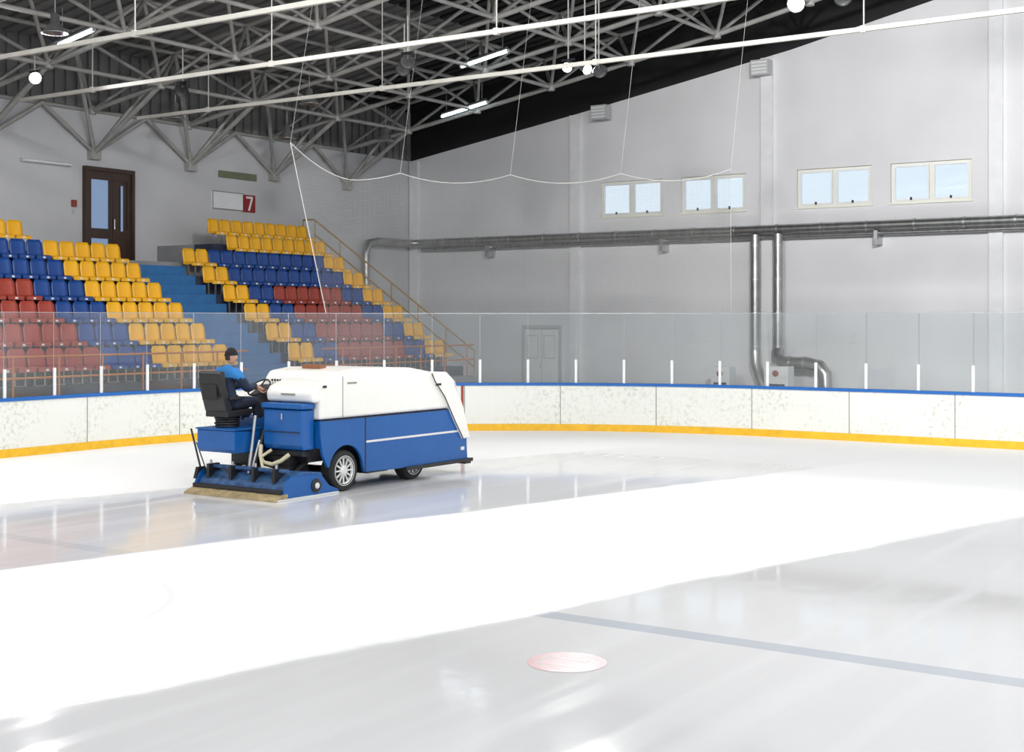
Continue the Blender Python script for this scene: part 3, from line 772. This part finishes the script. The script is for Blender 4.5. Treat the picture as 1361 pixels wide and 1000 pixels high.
def wheel(cx,cy,r,wd,side_,nm):
    b=MB(); c=(cx,cy,r); k=side_
    b.lathe([(r*.60,-wd/2),(r*.90,-wd/2),(r*.985,-wd*.38),(r,-wd*.2),(r,wd*.2),(r*.985,wd*.38),(r*.90,wd/2),(r*.66,wd/2),(r*.62,wd/2-.02),(r*.60,-wd/2)],c,0,'rubber',36)
    f=k*wd/2
    b.lathe([(r*.74,f-k*.005),(r*.72,f+k*.004),(r*.62,f-k*.01),(r*.60,f-k*.06)],c,0,'hub',36)
    b.lathe([(r*.60,f-k*.07),(.001,f-k*.07)],c,0,'black',24)
    for t in range(12):
        a=t*math.pi/6; d=Vector((0,math.cos(a),math.sin(a))); p=Vector((cx+f-k*.03,cy,r))
        b.tube(p+d*r*.15,p+d*r*.64,.017,'hub',n=4)
    b.lathe([(r*.26,f-k*.05),(r*.26,f-k*.01),(r*.16,f+k*.005),(.001,f+k*.005)],c,0,'hub',20)
    b.obj(nm,Z,fixn=False)
wheel(XN-.16,wy,wr,.25,1,'rear_wheel_near'); wheel(XF+.16,wy,wr,.25,-1,'rear_wheel_far')
wheel(XN-.24,fy_,fr_,.24,1,'front_wheel_near'); wheel(XF+.24,fy_,fr_,.24,-1,'front_wheel_far')
b=MB(); b.tube((XF+.1,wy,wr),(XN-.1,wy,wr),.06,'black'); b.tube((XF+.2,fy_,fr_),(XN-.2,fy_,fr_),.06,'black')
b.box((-15.1,17.5,.2),(-14.75,18.05,.5),'black')
b.obj('axles',Z)

# ------------------------------------------------------------------ driver
D=empty('driver',(-16.1,15.65,1.34))
def skin(name,verts,edges,rad,mats,assign=None,sub=2,root=0):
    me=bpy.data.meshes.new(name); base=Vector(D.location)
    me.from_pydata([tuple(Vector(v)-base) for v in verts],edges,[])
    ob=bpy.data.objects.new(name+'_tmp',me); S.collection.objects.link(ob)
    md=ob.modifiers.new('s','SKIN'); md.use_smooth_shade=True
    sv=me.skin_vertices[0].data
    for i,r_ in enumerate(rad):
        sv[i].radius=(r_,r_) if not isinstance(r_,tuple) else r_
        sv[i].use_root=(i==root)
    m2=ob.modifiers.new('u','SUBSURF'); m2.levels=sub; m2.render_levels=sub
    bpy.context.view_layer.update()
    dg=bpy.context.evaluated_depsgraph_get(); ev=ob.evaluated_get(dg)
    nm=bpy.data.meshes.new_from_object(ev); bpy.data.objects.remove(ob)
    nm.materials.clear()
    for m in mats: nm.materials.append(M[m])
    for p in nm.polygons:
        p.use_smooth=True
        p.material_index=assign(p.center+base) if assign else 0
    o=bpy.data.objects.new(name,nm); S.collection.objects.link(o); o.parent=D
    return o
cx=-16.1
V=[(cx,15.62,1.44),(cx,15.58,1.60),(cx,15.58,1.76),(cx,15.61,1.90),(cx,15.64,2.00),(cx,15.66,2.06),
   (cx+.17,15.62,1.93),(cx+.245,15.63,1.88),(cx+.27,15.80,1.66),(cx+.19,16.03,1.70),(cx+.16,16.09,1.715),
   (cx-.17,15.62,1.93),(cx-.245,15.63,1.88),(cx-.27,15.80,1.66),(cx-.15,16.03,1.70),(cx-.12,16.09,1.715),
   (cx+.11,15.66,1.42),(cx+.13,15.88,1.44),(cx+.14,16.12,1.44),(cx+.14,16.16,1.18),(cx+.14,16.18,.92),
   (cx-.11,15.66,1.42),(cx-.13,15.88,1.44),(cx-.14,16.12,1.44),(cx-.14,16.16,1.18),(cx-.14,16.18,.92)]
E=[(0,1),(1,2),(2,3),(3,4),(4,5),(3,6),(6,7),(7,8),(8,9),(9,10),(3,11),(11,12),(12,13),(13,14),(14,15),
   (0,16),(16,17),(17,18),(18,19),(19,20),(0,21),(21,22),(22,23),(23,24),(24,25)]
Rr=[(.18,.14),(.175,.135),(.19,.14),(.17,.125),.078,.06,.11,.095,.078,.058,.046,.11,.095,.078,.058,.046,.12,.11,.09,.075,.06,.12,.11,.09,.075,.06]
def asg(c):
    if c.z<1.47 and (c.z<1.40 or c.y>15.70) : return 1
    if c.z<1.40: return 1
    if c.z>1.84 and c.y<15.80 : return 2
    return 0
skin('body',V,E,Rr,['navy','pants','azure'],asg)
for s_ in (-1,1):
    skin('shoe',[(cx+.14*s_,16.15,.88),(cx+.14*s_,16.22,.855),(cx+.14*s_,16.36,.845)],[(0,1),(1,2)],[.055,.05,.04],['black'])
def hand(s_):
    ang=math.radians(205 if s_<0 else 335)
    g=sc+u*.20*math.cos(ang)+w*.20*math.sin(ang)
    wrist=Vector((cx+.16,16.09,1.715)) if s_>0 else Vector((cx-.12,16.09,1.715))
    d=(g-wrist); d.normalize()
    tang=(-u*math.sin(ang)+w*math.cos(ang)); nrm=d.cross(tang).normalized()
    if nrm.z<0: nrm=-nrm
    kn=g+nrm*.022-d*.01
    Vv=[wrist-d*.01,(wrist+kn)/2]; Ee=[(0,1)]; Rd=[.028,.034]
    for k in range(4):
        o=tang*(.021*(k-1.5)); ln=[.95,1.05,1.0,.82][k]
        a=kn+o; Vv+= [a,a+d*.030*ln-nrm*.004,a+d*.034*ln-nrm*.034*ln,a+d*.006-nrm*.050*ln]; n=len(Vv); Ee+=[(1,n-4),(n-4,n-3),(n-3,n-2),(n-2,n-1)]; Rd+=[.0105,.010,.009,.008]
    th=tang*(-.035 if s_>0 else .035)
    Vv+=[(wrist+kn)/2+th,kn+th*1.2-d*.005-nrm*.03,kn+th*.5+d*.02-nrm*.045]; n=len(Vv); Ee+=[(1,n-3),(n-3,n-2),(n-2,n-1)]; Rd+=[.013,.011,.009]
    skin('hand_right' if s_>0 else 'hand_left',Vv,Ee,Rd,['skin'],sub=1)
hand(1); hand(-1)
hc=Vector((cx+.005,15.70,2.185)); yaw=math.radians(-18)
RM=Matrix.Rotation(yaw,3,'Z')
def headpt(v): return hc+RM@Vector(v)-Vector(D.location)
bm=bmesh.new(); bmesh.ops.create_uvsphere(bm,u_segments=32,v_segments=24,radius=1)
for v in bm.verts:
    x_,y_,z_=v.co
    wd=.077*(1-.18*max(0,-z_)**1.5); X_=x_*wd; Y_=y_*.097; Zz=z_*.122
    if z_<0 and y_>0: Y_*=1-.12*(-z_); 
    if z_<-.2 and y_<0: Y_*=.78
    if y_>0:
        for ex in (-.42,.42):
            q=math.exp(-((x_-ex)**2+(z_-.02)**2)/.022); Y_-=.010*q
        Y_+=.026*math.exp(-(x_**2)/.012-((z_+.22)**2)/.03)
        Y_+=.006*math.exp(-(x_**2)/.05-((z_+.50)**2)/.006)-.005*math.exp(-(x_**2)/.06-((z_+.60)**2)/.002)
        Y_+=.010*math.exp(-(x_**2)/.06-((z_+.90)**2)/.03)
    v.co=headpt((X_,Y_,Zz))
me=bpy.data.meshes.new('head'); bm.to_mesh(me); bm.free(); me.materials.append(M['skin'])
for p in me.polygons: p.use_smooth=True
o=bpy.data.objects.new('head',me); S.collection.objects.link(o); o.parent=D
b=MB()
DL=Vector(D.location)
for s_ in (-1,1):
    b.path([headpt((s_*.079,-.005+.017*math.cos(t*math.pi/6),-.005+.030*math.sin(t*math.pi/6)))+DL for t in range(12)],.007,'skin',n=6,close=True)
    q=headpt((s_*.032,.082,.004))+DL; b.lathe([(.001,-.012),(.009,-.008),(.012,0),(.009,.008),(.001,.012)],q,2,'whitep',10)
    q=headpt((s_*.032,.091,.004))+DL; b.lathe([(.001,-.005),(.005,0),(.001,.005)],q,2,'black',8)
    b.path([headpt((s_*.018,.098,.022))+DL,headpt((s_*.046,.090,.024))+DL],.004,'hair',n=5)
b.path([headpt((-.022,.093,-.070))+DL,headpt((0,.098,-.069))+DL,headpt((.022,.093,-.070))+DL],.004,'redline',n=5)
b.obj('face_features',D,fixn=False)
bm=bmesh.new(); bmesh.ops.create_uvsphere(bm,u_segments=32,v_segments=20,radius=1)
bmesh.ops.delete(bm,geom=[v for v in bm.verts if v.co.z<0.119],context='VERTS')
for v in bm.verts:
    x_,y_,z_=v.co; v.co=headpt((x_*.085,y_*.105,z_*.134+.012))
me=bpy.data.meshes.new('beanie'); bm.to_mesh(me); bm.free(); me.materials.append(M['knit'])
for p in me.polygons: p.use_smooth=True
o=bpy.data.objects.new('beanie',me); S.collection.objects.link(o); o.parent=D
md=o.modifiers.new('t','SOLIDIFY'); md.thickness=.006; md.offset=1
b=MB(); rg=[]
for t in range(28):
    a=2*math.pi*t/28; rg.append(headpt((.088*math.cos(a),.107*math.sin(a),.032+.006*math.sin(a)))+DL)
b.path(rg,.011,'knit',n=8,close=True)
for t in range(-5,6):
    a=-math.pi/2+t*.17; p=Vector((.079*math.cos(a),.098*math.sin(a),.03)); q=Vector((.070*math.cos(a),.086*math.sin(a),-.055))
    b.tube(headpt(p)+DL,headpt(q)+DL,.012,'hair',n=6)
b.obj('beanie_cuff_and_hair',D,fixn=False)

# ------------------------------------------------------------------ world + camera
wd=bpy.data.worlds.new('sky'); S.world=wd; wd.use_nodes=True; bgk=wd.node_tree.nodes['Background']
bgk.inputs[0].default_value=(0.86,0.93,1.0,1); bgk.inputs[1].default_value=1.05
cam=bpy.data.cameras.new('camera'); co=bpy.data.objects.new('camera',cam); S.collection.objects.link(co)
co.location=(0,0,2.8); co.rotation_euler=(math.radians(90),0,math.radians(34))
cam.sensor_width=36; cam.lens=1800/1361*36; cam.shift_y=-76/1361; cam.clip_end=300
S.camera=co
